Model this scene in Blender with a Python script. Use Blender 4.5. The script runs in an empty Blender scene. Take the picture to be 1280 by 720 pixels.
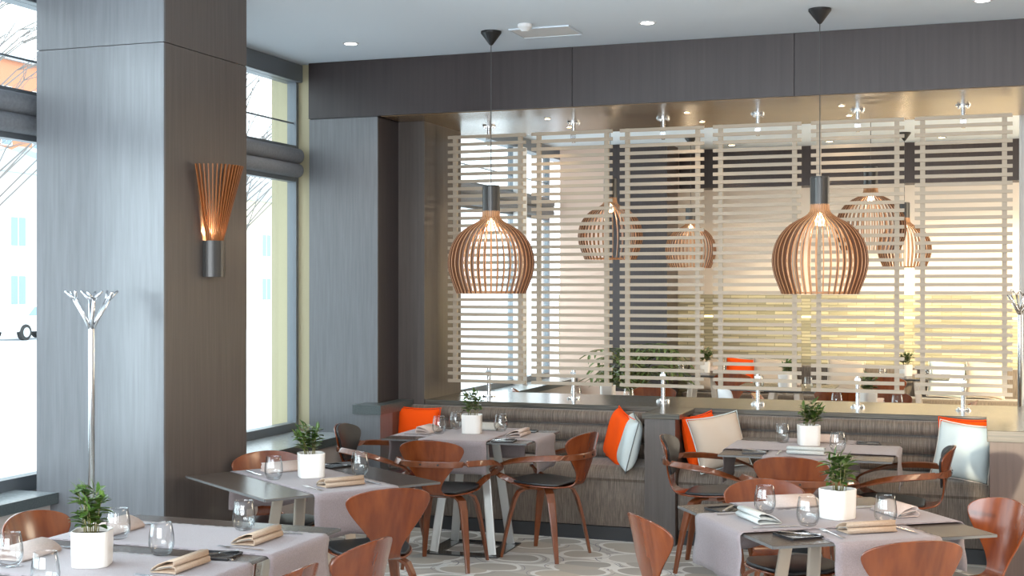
import bpy, bmesh, math, random
from mathutils import Vector, Matrix
random.seed(7)
PI = math.pi
scn = bpy.context.scene
COL = scn.collection
FP = 1654.0            # focal length in pixels of a 1280-wide frame
YAW = math.radians(19.5)

# ------------------------------------------------------------------ materials
def new_mat(name):
    m = bpy.data.materials.new(name); m.use_nodes = True
    nt = m.node_tree
    for n in list(nt.nodes):
        if n.type != 'OUTPUT_MATERIAL' and n.type != 'BSDF_PRINCIPLED': nt.nodes.remove(n)
    return m, nt, nt.nodes['Principled BSDF']

def pmat(name, col, rough=.5, metal=0, noise=0.0, nscale=(8, 8, 8), col2=None, bump=0, coat=0, spec=.5, detail=3, trans=0, coord='Object', ramp=(.3, .7), sheen=0):
    m, nt, b = new_mat(name)
    b.inputs['Base Color'].default_value = (*col, 1)
    b.inputs['Roughness'].default_value = rough
    b.inputs['Metallic'].default_value = metal
    b.inputs['Specular IOR Level'].default_value = spec
    b.inputs['Coat Weight'].default_value = coat
    b.inputs['Coat Roughness'].default_value = .12
    b.inputs['Sheen Weight'].default_value = sheen
    if trans: b.inputs['Transmission Weight'].default_value = trans
    tc = nt.nodes.new('ShaderNodeTexCoord'); mp = nt.nodes.new('ShaderNodeMapping')
    mp.inputs['Scale'].default_value = nscale
    nt.links.new(tc.outputs[coord], mp.inputs['Vector'])
    nz = nt.nodes.new('ShaderNodeTexNoise'); nz.inputs['Scale'].default_value = 1; nz.inputs['Detail'].default_value = detail
    nt.links.new(mp.outputs[0], nz.inputs['Vector'])
    if col2:
        rp = nt.nodes.new('ShaderNodeValToRGB')
        rp.color_ramp.elements[0].position = ramp[0]; rp.color_ramp.elements[1].position = ramp[1]
        rp.color_ramp.elements[0].color = (*col, 1); rp.color_ramp.elements[1].color = (*col2, 1)
        nt.links.new(nz.outputs['Fac'], rp.inputs['Fac']); nt.links.new(rp.outputs['Color'], b.inputs['Base Color'])
    if bump:
        bp = nt.nodes.new('ShaderNodeBump'); bp.inputs['Strength'].default_value = bump; bp.inputs['Distance'].default_value = .004
        nt.links.new(nz.outputs['Fac'], bp.inputs['Height']); nt.links.new(bp.outputs[0], b.inputs['Normal'])
    return m

M = {}
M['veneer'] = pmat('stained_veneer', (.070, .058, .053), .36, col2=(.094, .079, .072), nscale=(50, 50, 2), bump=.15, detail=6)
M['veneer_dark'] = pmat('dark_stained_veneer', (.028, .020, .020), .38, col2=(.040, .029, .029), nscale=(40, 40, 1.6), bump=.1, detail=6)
M['veneer_grey'] = pmat('grey_stained_veneer', (.125, .13, .14), .29, col2=(.160, .166, .178), nscale=(60, 60, 3), bump=.15, detail=8)  # veneer for front faces, bluish window light mixed into its colour
M['veneer_brown'] = pmat('brown_veneer', (.075, .045, .034), .4, col2=(.12, .075, .058), nscale=(30, 30, 1.2), detail=6)
M['soffit'] = pmat('bronze_soffit_veneer', (.15, .092, .046), .26, col2=(.21, .135, .070), nscale=(2, 14, 14), detail=5)
M['ceiling'] = pmat('ceiling_paint', (.64, .71, .78), .75)
M['ceiling_back'] = pmat('back_ceiling_paint', (.72, .72, .72), .75)
M['wallwhite'] = pmat('cream_wall_paint', (.74, .66, .58), .8)
M['wallpink'] = pmat('beige_wall_paint', (.62, .47, .39), .8)
M['wallgrey'] = pmat('warm_grey_paint', (.42, .39, .37), .8)
M['jamb'] = pmat('cream_jamb_paint', (.50, .44, .28), .6)
M['alu'] = pmat('grey_window_aluminium', (.16, .18, .20), .4, .3)
M['blind'] = pmat('grey_blind_fabric', (.17, .18, .20), .8, col2=(.21, .22, .24), nscale=(60, 60, 60), bump=.2)
M['sill'] = pmat('grey_stone_sill', (.25, .28, .29), .22, col2=(.36, .39, .40), nscale=(60, 60, 60), detail=5)
M['sill_edge'] = pmat('dark_stone', (.045, .055, .058), .3, col2=(.09, .11, .11), nscale=(160, 160, 160), detail=4)
M['ledge'] = pmat('polished_dark_stone', (.055, .055, .050), .22, spec=.4, col2=(.15, .13, .10), nscale=(4, 40, 140), detail=6, ramp=(.35, .75))
M['panelgrey'] = pmat('greige_panel', (.50, .46, .44), .6)
M['steel'] = pmat('brushed_steel', (.62, .63, .64), .22, 1)
M['chrome'] = pmat('chrome', (.8, .8, .82), .08, 1)
M['cutlery'] = pmat('cutlery_steel', (.75, .76, .78), .14, 1)
M['mirror_black'] = pmat('polished_base_plate', (.16, .17, .18), .08, .9)
M['legpaint'] = pmat('champagne_leg_metal', (.60, .53, .45), .32, .55)
M['legpaint_silver'] = pmat('silver_leg_metal', (.62, .62, .60), .32, .55)
M['tabletop'] = pmat('dark_laminate', (.060, .044, .038), .27, spec=.4, col2=(.080, .060, .050), nscale=(70, 3, 10), detail=5)
M['tableedge'] = pmat('pale_laminate_edge', (.12, .12, .12), .25)
M['cloth'] = pmat('mauve_grey_linen', (.235, .190, .198), .85, col2=(.30, .25, .255), nscale=(220, 220, 220), bump=.4, sheen=.2)
M['stitch'] = pmat('dark_stitching', (.03, .025, .03), .8)
M['napkin_tan'] = pmat('tan_linen', (.40, .29, .205), .85, col2=(.47, .35, .26), nscale=(150, 150, 150), bump=.3)
M['napkin_grey'] = pmat('pale_grey_linen', (.47, .48, .46), .85, col2=(.56, .57, .55), nscale=(150, 150, 150), bump=.3)
M['napkin_pink'] = pmat('beige_linen', (.50, .40, .36), .85, col2=(.58, .47, .42), nscale=(150, 150, 150), bump=.3)
M['blackplate'] = pmat('black_slate_plate', (.018, .018, .02), .25)
M['walnut'] = pmat('walnut_ply', (.115, .022, .005), .24, col2=(.20, .047, .011), nscale=(26, 26, 2.2), detail=5, coat=.4)
M['walnut_leg'] = pmat('walnut_leg', (.125, .033, .010), .28, col2=(.19, .055, .018), nscale=(40, 40, 3), detail=4, coat=.5)
M['leather'] = pmat('black_leather', (.022, .023, .026), .38, bump=.15, nscale=(120, 120, 120))
M['pot'] = pmat('white_ceramic', (.80, .77, .73), .28, coat=.3)
M['soil'] = pmat('potting_soil', (.03, .018, .01), .95, bump=.8, nscale=(80, 80, 80))
M['leaf'] = pmat('glossy_leaf', (.018, .058, .010), .30, col2=(.13, .21, .035), nscale=(30, 30, 30), detail=2, spec=.5)
M['stem'] = pmat('plant_stem', (.19, .17, .06), .6)
M['orange'] = pmat('orange_velvet', (.90, .085, .002), .85, bump=.3, nscale=(14, 14, 14), spec=.2)
M['cushion_blue'] = pmat('pale_blue_linen', (.58, .66, .67), .85, bump=.25, nscale=(16, 16, 16))
M['cushion_beige'] = pmat('sand_linen', (.54, .45, .37), .85, bump=.25, nscale=(16, 16, 16))
M['piping'] = pmat('cushion_piping', (.12, .13, .13), .8)
M['piping_pale'] = pmat('pale_cushion_piping', (.75, .68, .60), .8)
M['screen'] = pmat('greige_lacquer', (.45, .38, .295), .55)
M['birch'] = pmat('birch_slat', (.52, .235, .095), .45, col2=(.62, .31, .14), nscale=(20, 20, 3))
M['walnut_sconce'] = pmat('amber_birch_slat', (.26, .085, .022), .45, col2=(.34, .12, .035), nscale=(20, 20, 3))
M['laminate'] = pmat('dark_slat_laminate', (.16, .068, .032), .4)
M['laminate_brown'] = pmat('brown_slat_laminate', (.20, .065, .018), .4)
M['lampneck'] = pmat('grey_brown_lamp_neck', (.05, .048, .046), .3, .25)
M['black'] = pmat('black_plastic', (.012, .012, .013), .4)
M['whitecable'] = pmat('lamp_cable', (.05, .05, .05), .5)
M['darkplinth'] = pmat('dark_plinth', (.025, .027, .03), .5)
M['detector'] = pmat('white_plastic', (.70, .70, .70), .5)
M['snow'] = pmat('snowy_paving', (.78, .80, .83), .9, col2=(.55, .56, .58), nscale=(.5, .5, .5), detail=6)
M['fac_yellow'] = pmat('yellow_render_facade', (.85, .76, .50), .9, col2=(.88, .80, .57), nscale=(.3, .3, .3))
M['fac_white'] = pmat('white_render_facade', (.84, .85, .86), .9)
M['fac_brick'] = pmat('red_brick_facade', (.62, .26, .15), .9)
M['roofgrey'] = pmat('grey_roof', (.45, .50, .55), .8)
M['farwin'] = pmat('far_window_glass', (.25, .34, .42), .2)
M['bark'] = pmat('grey_bark', (.22, .20, .19), .9)
M['carpaint'] = pmat('white_car_paint', (.8, .82, .85), .25, coat=.5)
M['rubber'] = pmat('tyre_rubber', (.03, .03, .03), .8)
M['fern'] = pmat('green_frond', (.05, .10, .02), .5, col2=(.15, .18, .05), nscale=(10, 10, 10))
M['shellwhite'] = pmat('white_plastic_shell', (.75, .77, .8), .3)

def emit_mat(name, col, s):
    m, nt, b = new_mat(name)
    b.inputs['Base Color'].default_value = (*col, 1)
    b.inputs['Emission Color'].default_value = (*col, 1); b.inputs['Emission Strength'].default_value = s
    return m
M['bulb'] = emit_mat('lamp_bulb', (1, .78, .5), 5)
M['down'] = emit_mat('downlight_lens', (1, .97, .92), 12)
M['down_warm'] = emit_mat('warm_downlight_lens', (1, .72, .36), 14)
M['led'] = emit_mat('warm_led_strip', (1, .85, .45), 1.6)  # emission puts the bright line into a thin brass trim

def pane_mat():
    m, nt, b = new_mat('window_glass')
    nt.nodes.remove(b)
    out = [n for n in nt.nodes if n.type == 'OUTPUT_MATERIAL'][0]
    tr = nt.nodes.new('ShaderNodeBsdfTransparent'); tr.inputs[0].default_value = (.93, .97, .97, 1)
    gl = nt.nodes.new('ShaderNodeBsdfGlossy'); gl.inputs['Roughness'].default_value = .01
    lw_ = nt.nodes.new('ShaderNodeLayerWeight'); lw_.inputs[0].default_value = .5
    pw = nt.nodes.new('ShaderNodeMath'); pw.operation = 'POWER'; pw.inputs[1].default_value = 5; nt.links.new(lw_.outputs['Facing'], pw.inputs[0])
    fr = nt.nodes.new('ShaderNodeMath'); fr.operation = 'MULTIPLY_ADD'; fr.inputs[1].default_value = .9; fr.inputs[2].default_value = .05; nt.links.new(pw.outputs[0], fr.inputs[0])
    mx = nt.nodes.new('ShaderNodeMixShader')
    nt.links.new(fr.outputs[0], mx.inputs[0]); nt.links.new(tr.outputs[0], mx.inputs[1]); nt.links.new(gl.outputs[0], mx.inputs[2])
    nt.links.new(mx.outputs[0], out.inputs[0])
    return m
M['pane'] = pane_mat()
def glass_mat():
    """thin clear tumbler wall: transparent with a Fresnel reflection that rises at the rim"""
    m, nt, b = new_mat('drinking_glass')
    nt.nodes.remove(b)
    out = [n for n in nt.nodes if n.type == 'OUTPUT_MATERIAL'][0]
    lw_ = nt.nodes.new('ShaderNodeLayerWeight'); lw_.inputs[0].default_value = .5
    rp = nt.nodes.new('ShaderNodeValToRGB'); e = rp.color_ramp.elements
    e[0].position = .3; e[0].color = (.985, .99, .99, 1); e[1].position = 1; e[1].color = (.70, .73, .75, 1)
    nt.links.new(lw_.outputs['Facing'], rp.inputs['Fac'])
    tr = nt.nodes.new('ShaderNodeBsdfTransparent'); nt.links.new(rp.outputs['Color'], tr.inputs[0])
    gl = nt.nodes.new('ShaderNodeBsdfGlossy'); gl.inputs['Roughness'].default_value = .03
    pw = nt.nodes.new('ShaderNodeMath'); pw.operation = 'POWER'; pw.inputs[1].default_value = 4; nt.links.new(lw_.outputs['Facing'], pw.inputs[0])
    fr = nt.nodes.new('ShaderNodeMath'); fr.operation = 'MULTIPLY_ADD'; fr.inputs[1].default_value = .8; fr.inputs[2].default_value = .05; nt.links.new(pw.outputs[0], fr.inputs[0])
    mx = nt.nodes.new('ShaderNodeMixShader')
    nt.links.new(fr.outputs[0], mx.inputs[0]); nt.links.new(tr.outputs[0], mx.inputs[1]); nt.links.new(gl.outputs[0], mx.inputs[2])
    nt.links.new(mx.outputs[0], out.inputs[0])
    return m
M['glass'] = glass_mat()

def brick_mat():
    m, nt, b = new_mat('pale_split_stone')
    tc = nt.nodes.new('ShaderNodeTexCoord'); mp = nt.nodes.new('ShaderNodeMapping')
    mp.inputs['Rotation'].default_value = (PI / 2, 0, 0)
    nt.links.new(tc.outputs['Object'], mp.inputs['Vector'])
    br = nt.nodes.new('ShaderNodeTexBrick'); br.inputs['Scale'].default_value = 1
    br.inputs['Brick Width'].default_value = .21; br.inputs['Row Height'].default_value = .038; br.inputs['Mortar Size'].default_value = .004; br.inputs['Bias'].default_value = -.1
    br.inputs['Color1'].default_value = (.34, .31, .21, 1); br.inputs['Color2'].default_value = (.62, .55, .36, 1); br.inputs['Mortar'].default_value = (.28, .26, .18, 1)
    nt.links.new(mp.outputs[0], br.inputs['Vector'])
    nt.links.new(br.outputs['Color'], b.inputs['Base Color']); b.inputs['Roughness'].default_value = .8
    bp = nt.nodes.new('ShaderNodeBump'); bp.inputs['Strength'].default_value = .6; bp.inputs['Distance'].default_value = .01
    nt.links.new(br.outputs['Fac'], bp.inputs['Height']); bp.invert = True
    nt.links.new(bp.outputs[0], b.inputs['Normal'])
    return m
M['brick'] = brick_mat()

def fabric_mat():
    m, nt, b = new_mat('bark_stripe_upholstery')
    tc = nt.nodes.new('ShaderNodeTexCoord'); mp = nt.nodes.new('ShaderNodeMapping'); mp.inputs['Scale'].default_value = (230, 9, 9)
    nt.links.new(tc.outputs['Object'], mp.inputs['Vector'])
    nz = nt.nodes.new('ShaderNodeTexNoise'); nz.inputs['Scale'].default_value = 1; nz.inputs['Detail'].default_value = 5; nz.inputs['Roughness'].default_value = .7
    nt.links.new(mp.outputs[0], nz.inputs['Vector'])
    rp = nt.nodes.new('ShaderNodeValToRGB'); e = rp.color_ramp.elements
    e[0].position = .34; e[0].color = (.058, .042, .032, 1); e[1].position = .68; e[1].color = (.25, .20, .16, 1)
    k = e.new(.5); k.color = (.125, .097, .076, 1)
    nt.links.new(nz.outputs['Fac'], rp.inputs['Fac']); nt.links.new(rp.outputs['Color'], b.inputs['Base Color'])
    b.inputs['Roughness'].default_value = .6; b.inputs['Sheen Weight'].default_value = .3
    bp = nt.nodes.new('ShaderNodeBump'); bp.inputs['Strength'].default_value = .35; bp.inputs['Distance'].default_value = .004
    nt.links.new(nz.outputs['Fac'], bp.inputs['Height']); nt.links.new(bp.outputs[0], b.inputs['Normal'])
    return m
M['fabric'] = fabric_mat()

def carpet_mat():
    m, nt, b = new_mat('pebble_pattern_carpet')
    N = nt.nodes; L = nt.links
    tc = N.new('ShaderNodeTexCoord')
    def mix(f, a, c):
        x = N.new('ShaderNodeMix'); x.data_type = 'RGBA'
        L.new(f, x.inputs['Factor'])
        for s, v in ((x.inputs[6], a), (x.inputs[7], c)):
            if isinstance(v, tuple): s.default_value = (*v, 1)
            else: L.new(v, s)
        return x.outputs[2]
    def band(val, lo, hi):
        a = N.new('ShaderNodeMath'); a.operation = 'GREATER_THAN'; L.new(val, a.inputs[0]); a.inputs[1].default_value = lo
        c = N.new('ShaderNodeMath'); c.operation = 'LESS_THAN'; L.new(val, c.inputs[0]); c.inputs[1].default_value = hi
        d = N.new('ShaderNodeMath'); d.operation = 'MULTIPLY'; L.new(a.outputs[0], d.inputs[0]); L.new(c.outputs[0], d.inputs[1])
        return d.outputs[0]
    col = (.50, .49, .47)
    nzw = N.new('ShaderNodeTexNoise'); nzw.inputs['Scale'].default_value = 2.2; L.new(tc.outputs['Object'], nzw.inputs['Vector'])
    for i, (sc, rot, fill, fill2) in enumerate(((1.5, .3, (.50, .47, .42), (.56, .54, .51)), (2.0, 1.2, (.40, .38, .35), (.54, .53, .50)), (3.0, 2.2, (.50, .46, .40), (.36, .355, .34)))):
        mp = N.new('ShaderNodeMapping'); mp.inputs['Scale'].default_value = (sc, sc * 1.35, sc); mp.inputs['Rotation'].default_value = (0, 0, rot); mp.inputs['Location'].default_value = (i * 3.1, i, 0)
        ad = N.new('ShaderNodeMix'); ad.data_type = 'VECTOR'; ad.inputs['Factor'].default_value = .12
        L.new(tc.outputs['Object'], ad.inputs[4]); L.new(nzw.outputs['Color'], ad.inputs[5]); L.new(ad.outputs[1], mp.inputs['Vector'])
        v = N.new('ShaderNodeTexVoronoi'); v.inputs['Scale'].default_value = 1; v.voronoi_dimensions = '2D'
        L.new(mp.outputs[0], v.inputs['Vector'])
        sep = N.new('ShaderNodeSeparateColor'); L.new(v.outputs['Color'], sep.inputs[0])
        f = mix(sep.outputs[0], fill, fill2)
        col = mix(band(v.outputs['Distance'], -1, .36), col, f)
        col = mix(band(v.outputs['Distance'], .36, .44), col, (.74, .74, .72))
        col = mix(band(v.outputs['Distance'], .50, .512), col, (.22, .22, .26))
    b.inputs['Roughness'].default_value = .95
    L.new(col, b.inputs['Base Color'])
    return m
M['carpet'] = carpet_mat()

# ------------------------------------------------------------------ mesh helpers
class MB:
    def __init__(s): s.v = []; s.f = []
    def add(s, vs, fs):
        o = len(s.v); s.v += [tuple(p) for p in vs]; s.f += [tuple(i + o for i in f) for f in fs]; return s
    def box(s, x0, x1, y0, y1, z0, z1):
        vs = [(x, y, z) for z in (z0, z1) for y in (y0, y1) for x in (x0, x1)]
        return s.add(vs, [(0, 2, 3, 1), (4, 5, 7, 6), (0, 1, 5, 4), (2, 6, 7, 3), (0, 4, 6, 2), (1, 3, 7, 5)])
    def lathe(s, prof, n=24, c=(0, 0, 0), cap=True, a0=0, a1=2 * PI):
        full = abs(a1 - a0 - 2 * PI) < 1e-6; k = n if full else n + 1
        vs = [(c[0] + r * math.cos(a0 + (a1 - a0) * i / n), c[1] + r * math.sin(a0 + (a1 - a0) * i / n), c[2] + z) for r, z in prof for i in range(k)]
        fs = [(j * k + i, j * k + (i + 1) % k, (j + 1) * k + (i + 1) % k, (j + 1) * k + i) for j in range(len(prof) - 1) for i in range(n)]
        if cap:
            if prof[0][0] > 1e-5: fs.append(tuple(reversed(range(k))))
            if prof[-1][0] > 1e-5: fs.append(tuple((len(prof) - 1) * k + i for i in range(k)))
        return s.add(vs, fs)
    def tube(s, pts, rad, n=8):
        pts = [Vector(p) for p in pts]; vs = []; m = len(pts); up = Vector((0, 0, 1)); prev = None
        for i, p in enumerate(pts):
            t = (pts[min(i + 1, m - 1)] - pts[max(i - 1, 0)]).normalized()
            a = prev if prev is not None else (up if abs(t.z) < .9 else Vector((1, 0, 0)))
            x = (a - t * a.dot(t)).normalized(); prev = x; y = t.cross(x)
            r = rad[i] if isinstance(rad, (list, tuple)) else rad
            vs += [p + x * r * math.cos(2 * PI * j / n) + y * r * math.sin(2 * PI * j / n) for j in range(n)]
        fs = [(i * n + j, i * n + (j + 1) % n, (i + 1) * n + (j + 1) % n, (i + 1) * n + j) for i in range(m - 1) for j in range(n)]
        fs += [tuple(reversed(range(n))), tuple((m - 1) * n + j for j in range(n))]
        return s.add(vs, fs)
    def ribbon(s, pts, nrm, w, t):
        """rectangular section sweep: w along nrm-perp side vector, t along nrm"""
        pts = [Vector(p) for p in pts]; m = len(pts); vs = []
        for i, p in enumerate(pts):
            tg = (pts[min(i + 1, m - 1)] - pts[max(i - 1, 0)]).normalized()
            nn = Vector(nrm[i] if isinstance(nrm, list) else nrm); nn = (nn - tg * nn.dot(tg)).normalized(); sd = tg.cross(nn)
            W = w[i] if isinstance(w, list) else w; T = t[i] if isinstance(t, list) else t
            for a, b in ((-1, -1), (-.75, -1.0), (.75, -1.0), (1, -1), (1, 1), (.75, 1.0), (-.75, 1.0), (-1, 1)):
                q = .8 if abs(a) == 1 else 1
                vs.append(p + sd * a * W / 2 + nn * b * q * T / 2)
        n = 8
        fs = [(i * n + j, i * n + (j + 1) % n, (i + 1) * n + (j + 1) % n, (i + 1) * n + j) for i in range(m - 1) for j in range(n)]
        fs += [tuple(reversed(range(n))), tuple((m - 1) * n + j for j in range(n))]
        return s.add(vs, fs)
    def grid(s, rows):
        m = len(rows); n = len(rows[0]); vs = [p for r in rows for p in r]
        return s.add(vs, [(i * n + j, i * n + j + 1, (i + 1) * n + j + 1, (i + 1) * n + j) for i in range(m - 1) for j in range(n - 1)])
    def extrude_x(s, prof, x0, x1, closed=True):
        n = len(prof); vs = [(x0, y, z) for y, z in prof] + [(x1, y, z) for y, z in prof]
        fs = [(i, (i + 1) % n, n + (i + 1) % n, n + i) for i in range(n if closed else n - 1)]
        if closed: fs += [tuple(reversed(range(n))), tuple(range(n, 2 * n))]
        return s.add(vs, fs)
    def xform(s, mat): s.v = [tuple(mat @ Vector(p)) for p in s.v]; return s
    def build2(s, name, mats, parent, per):
        o = s.build(name, mats[0], parent); o.data.materials.append(M[mats[1]])
        for p in o.data.polygons:
            q = p.index % per
            p.material_index = 1 if (q < per - 2 and q % 4 in (1, 3)) else 0
        return o
    def build(s, name, mat, parent=None, smooth=False, bevel=0, solid=0, subs=0, off=0, kind=None, label=None):
        me = bpy.data.meshes.new(name); me.from_pydata([tuple(p) for p in s.v], [], s.f); me.update()
        bm = bmesh.new(); bm.from_mesh(me); bmesh.ops.remove_doubles(bm, verts=bm.verts, dist=1e-6)
        bmesh.ops.recalc_face_normals(bm, faces=bm.faces); bm.to_mesh(me); bm.free()
        o = bpy.data.objects.new(name, me); COL.objects.link(o)
        if isinstance(mat, str): mat = M[mat]
        me.materials.append(mat)
        if smooth:
            for p in me.polygons: p.use_smooth = True
        if solid: md = o.modifiers.new('s', 'SOLIDIFY'); md.thickness = solid; md.offset = off
        if bevel: md = o.modifiers.new('b', 'BEVEL'); md.width = bevel; md.segments = 2; md.limit_method = 'ANGLE'
        if subs: md = o.modifiers.new('u', 'SUBSURF'); md.levels = subs; md.render_levels = subs
        if parent: o.parent = parent
        if kind: o['kind'] = kind
        if label: o['label'] = label
        return o

def tag(o, label, cat, group=None):
    o['label'] = label; o['category'] = cat
    if group: o['group'] = group
    return o
def thing(name, label, cat, loc=(0, 0, 0), rz=0, group=None):
    o = bpy.data.objects.new(name, None); o.empty_display_size = .05; COL.objects.link(o); o.location = loc; o.rotation_euler.z = rz
    return tag(o, label, cat, group)
def dup(root, loc, rz=None, label=None, group=None):
    r = root.copy(); COL.objects.link(r); r.location = loc
    if rz is not None: r.rotation_euler.z = rz
    if label: r['label'] = label
    if group: r['group'] = group
    for ch in list(root.children):
        c = ch.copy(); COL.objects.link(c); c.parent = r
        for g in list(ch.children):
            d = g.copy(); COL.objects.link(d); d.parent = c
    return r
def struct(name, mb, mat, bevel=0, parent=None): return mb.build(name, mat, parent, bevel=bevel, kind=None if parent else 'structure')
def box(*a): return MB().box(*a)
def fxy(deg): a = math.radians(deg); return Vector((math.cos(a), math.sin(a), 0))

# ------------------------------------------------------------------ room shell
struct('floor', box(-5.1, 3.6, -3.2, 16.2, -.1, 0), 'carpet')
struct('ceiling', box(-5.1, 3.6, -3.2, 16.2, 3.33, 3.45), 'ceiling')
XW = -4.77
# window wall: parapet, top strip, beam
struct('wall_left', box(-5.0, XW + .02, -3.2, 16.2, 0, .62), 'wallgrey')
t = struct('trim_1', box(-4.86, XW + .06, -3.2, 16.2, 3.20, 3.33), 'alu', .008)
def blindbeam(name, y0, y1):
    b = struct(name, box(-4.86, XW + .05, y0, y1, 2.50, 2.71), 'blind', .01)
    pr = [(0.0, 2.6 + .0)]
    mb = MB()
    for zc, r in ((2.655, .055), (2.55, .05)):
        pts = [(XW + .045 + r * math.cos(a) * .9, zc + r * math.sin(a)) for a in [PI / 2 - PI * k / 12 for k in range(13)]]
        n = len(pts)
        vs = [(x, y0, z) for x, z in pts] + [(x, y1, z) for x, z in pts]
        mb.add(vs, [(i, i + 1, n + i + 1, n + i) for i in range(n - 1)])
    mb.build('roller_blind', 'blind', b, smooth=True)
blindbeam('trim_2', -3.2, 8.64)
blindbeam('trim_3', 9.75, 14.7)
ys = [-3.2, -1.1, .9, 2.9, 4.9, 6.9, 8.68]
def window(n, y0, y1, split=True):
    g = box(XW - .006, XW, y0 + .03, y1 - .03, .68, 2.50); g.box(XW - .006, XW, y0 + .03, y1 - .03, 2.71, 3.20)
    o = g.build('window_%d' % n, 'pane'); o['kind'] = 'structure'
    f = MB()
    for yy in (y0, y1):
        s = 1 if yy == y0 else -1
        a, b = sorted((yy, yy + s * .035)); f.box(XW - .05, XW + .025, a, b, .62, 3.20)
    f.box(XW - .05, XW + .03, y0 + .035, y1 - .035, .62, .70); f.box(XW - .05, XW + .02, y0 + .035, y1 - .035, 2.47, 2.50)
    f.box(XW - .05, XW + .02, y0 + .035, y1 - .035, 2.71, 2.735)
    f.box(XW - .012, XW + .004, y0 + .035, y1 - .035, 2.895, 2.905)
    f.build('window_frame', 'alu', o)
for i in range(len(ys) - 1): window(i + 1, ys[i], ys[i + 1])
window(8, 9.75, 11.6); window(9, 11.6, 13.5); window(10, 13.5, 14.72)
struct('trim_4', box(XW - .2, -4.63, 8.68, 9.75, .62, 3.33), 'jamb')
# sills
def sill(n, y0, y1, xe):
    s = struct('trim_%d' % n, box(XW, xe - .004, y0, y1, .615, .64), 'sill')
    box(xe - .012, xe, y0, y1, .585, .6405).build('sill_nosing', 'sill_edge', s)
    box(XW, xe - .05, y0, y1, 0, .585).build('sill_panel', 'panelgrey', s)
sill(5, -3.2, 5.635, -4.47)
sill(6, 6.44, 8.625, -4.27)
sill(7, 9.75, 14.7, -4.4)
# near pillar: two veneer panels high with a shadow joint
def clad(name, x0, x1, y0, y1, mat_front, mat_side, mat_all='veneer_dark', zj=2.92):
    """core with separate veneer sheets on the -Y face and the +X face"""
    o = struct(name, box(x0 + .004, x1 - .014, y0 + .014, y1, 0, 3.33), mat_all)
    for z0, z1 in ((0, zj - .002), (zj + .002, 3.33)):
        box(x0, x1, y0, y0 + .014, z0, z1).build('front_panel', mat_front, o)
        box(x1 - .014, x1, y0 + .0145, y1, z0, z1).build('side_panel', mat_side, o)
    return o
clad('wall_pillar', -4.61, -3.84, 5.64, 6.43, 'veneer_grey', 'veneer')  # front sheet coloured lighter than the side to carry the window light
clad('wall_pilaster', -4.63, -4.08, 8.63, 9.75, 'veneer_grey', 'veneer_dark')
struct('wall_reveal', box(-4.0795, -3.87, 8.99, 9.72, 0, 2.92), 'veneer')
# header beam between the rooms
h = struct('wall_header', box(-4.07, 3.6, 8.646, 10.1, 2.935, 3.33), 'veneer_dark')
for x0, x1, mt in ((-4.629, -2.62, 'veneer_dark'), (-2.616, -1.13, 'veneer_dark'), (-1.126, .62, 'veneer_dark'), (.624, 3.6, 'veneer_dark')):
    box(x0, x1, 8.618, 8.645, 2.924, 3.328).build('fascia_panel', mt, h)
struct('trim_8', box(-4.06, 3.6, 8.65, 10.1, 2.92, 2.934), 'soffit')
# right, rear, back walls
struct('wall_right', box(3.6, 3.75, -3.2, 16.2, 0, 3.33), 'wallgrey')
rw = MB(); rw.box(-5.0, -4.3, -3.35, -3.2, 0, 3.33); rw.box(-4.3, 2.8, -3.35, -3.2, 0, .7); rw.box(-4.3, 2.8, -3.35, -3.2, 3.1, 3.33); rw.box(2.8, 3.6, -3.35, -3.2, 0, 3.33)
struct('wall_rear', rw, 'wallgrey')
bw = struct('wall_back', box(-5.0, 3.6, 15.95, 16.2, 0, 3.33), 'wallwhite')
box(-5.0, 3.6, 15.88, 15.95, 0, 1.6).build('stone_facing', 'brick', bw)
box(-5.0, 3.6, 15.866, 15.879, 1.33, 1.35).build('light_strip', 'led', bw)  # thin brass trim along the stone, made to glow
struct('wall_bulkhead', box(-3.4, 3.6, 15.6, 15.949, 2.87, 3.329), 'veneer_dark')
struct('wall_beige', box(-4.62, -4.07, 14.72, 15.94, 0, 3.329), 'wallpink')
struct('wall_column', box(-4.069, -3.35, 14.72, 15.3, 0, 3.329), 'veneer_dark')
struct('wall_partition', box(.285, .50, 10.6, 11.1, 0, 3.329), 'ceiling_back')
struct('trim_9', box(XW + .03, XW + .14, 13.42, 13.56, .64, 3.2), 'ceiling_back')

# ------------------------------------------------------------------ low walls, ledge and banquettes
lw = thing('ledge', 'dark polished stone ledge running above the banquette backs, under the slatted screens', 'ledge', (-1.9, 9.4, .80))
def thin_strip(x0, x1, y0, y1, nm='stone_slab'):
    mb = box(x0 + 1.9, x1 + 1.9, y0 - 9.4, y1 - 9.4, .030, .065); mb.build(nm, 'ledge', lw, bevel=.004)
thin_strip(-3.865, .05, 8.985, 9.86)
thin_strip(-2.10, -1.85, 8.49, 8.9845)
lowend = thing('partition_end', 'low grey veneered wall end with stone cap beside the left banquette', 'low wall', (-4.065, 8.43, 0))
box(-.10, .10, 0, .205, 0, .80).build('post', 'veneer_grey', lowend)
box(.075, .10, .206, .54, 0, .80).build('side_panel', 'veneer_brown', lowend)
box(-.11, .11, -.012, .199, .8005, .865).build('cap', 'sill_edge', lowend)
box(-.0, .11, .1995, .55, .8005, .865).build('cap_return', 'sill_edge', lowend)
divd = thing('partition_post', 'grey low divider standing between the two banquettes under the ledge', 'low wall', (-1.975, 8.5, 0))
box(-.11, .095, 0, .012, 0, .829).build('front_panel', 'veneer', divd)
box(-.11, .095, .013, .539, 0, .829).build('core', 'veneer_brown', divd)
rend = thing('service_counter', 'brown veneered counter end with stone top, right of the right banquette', 'counter', (.05, 8.15, 0))
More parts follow.
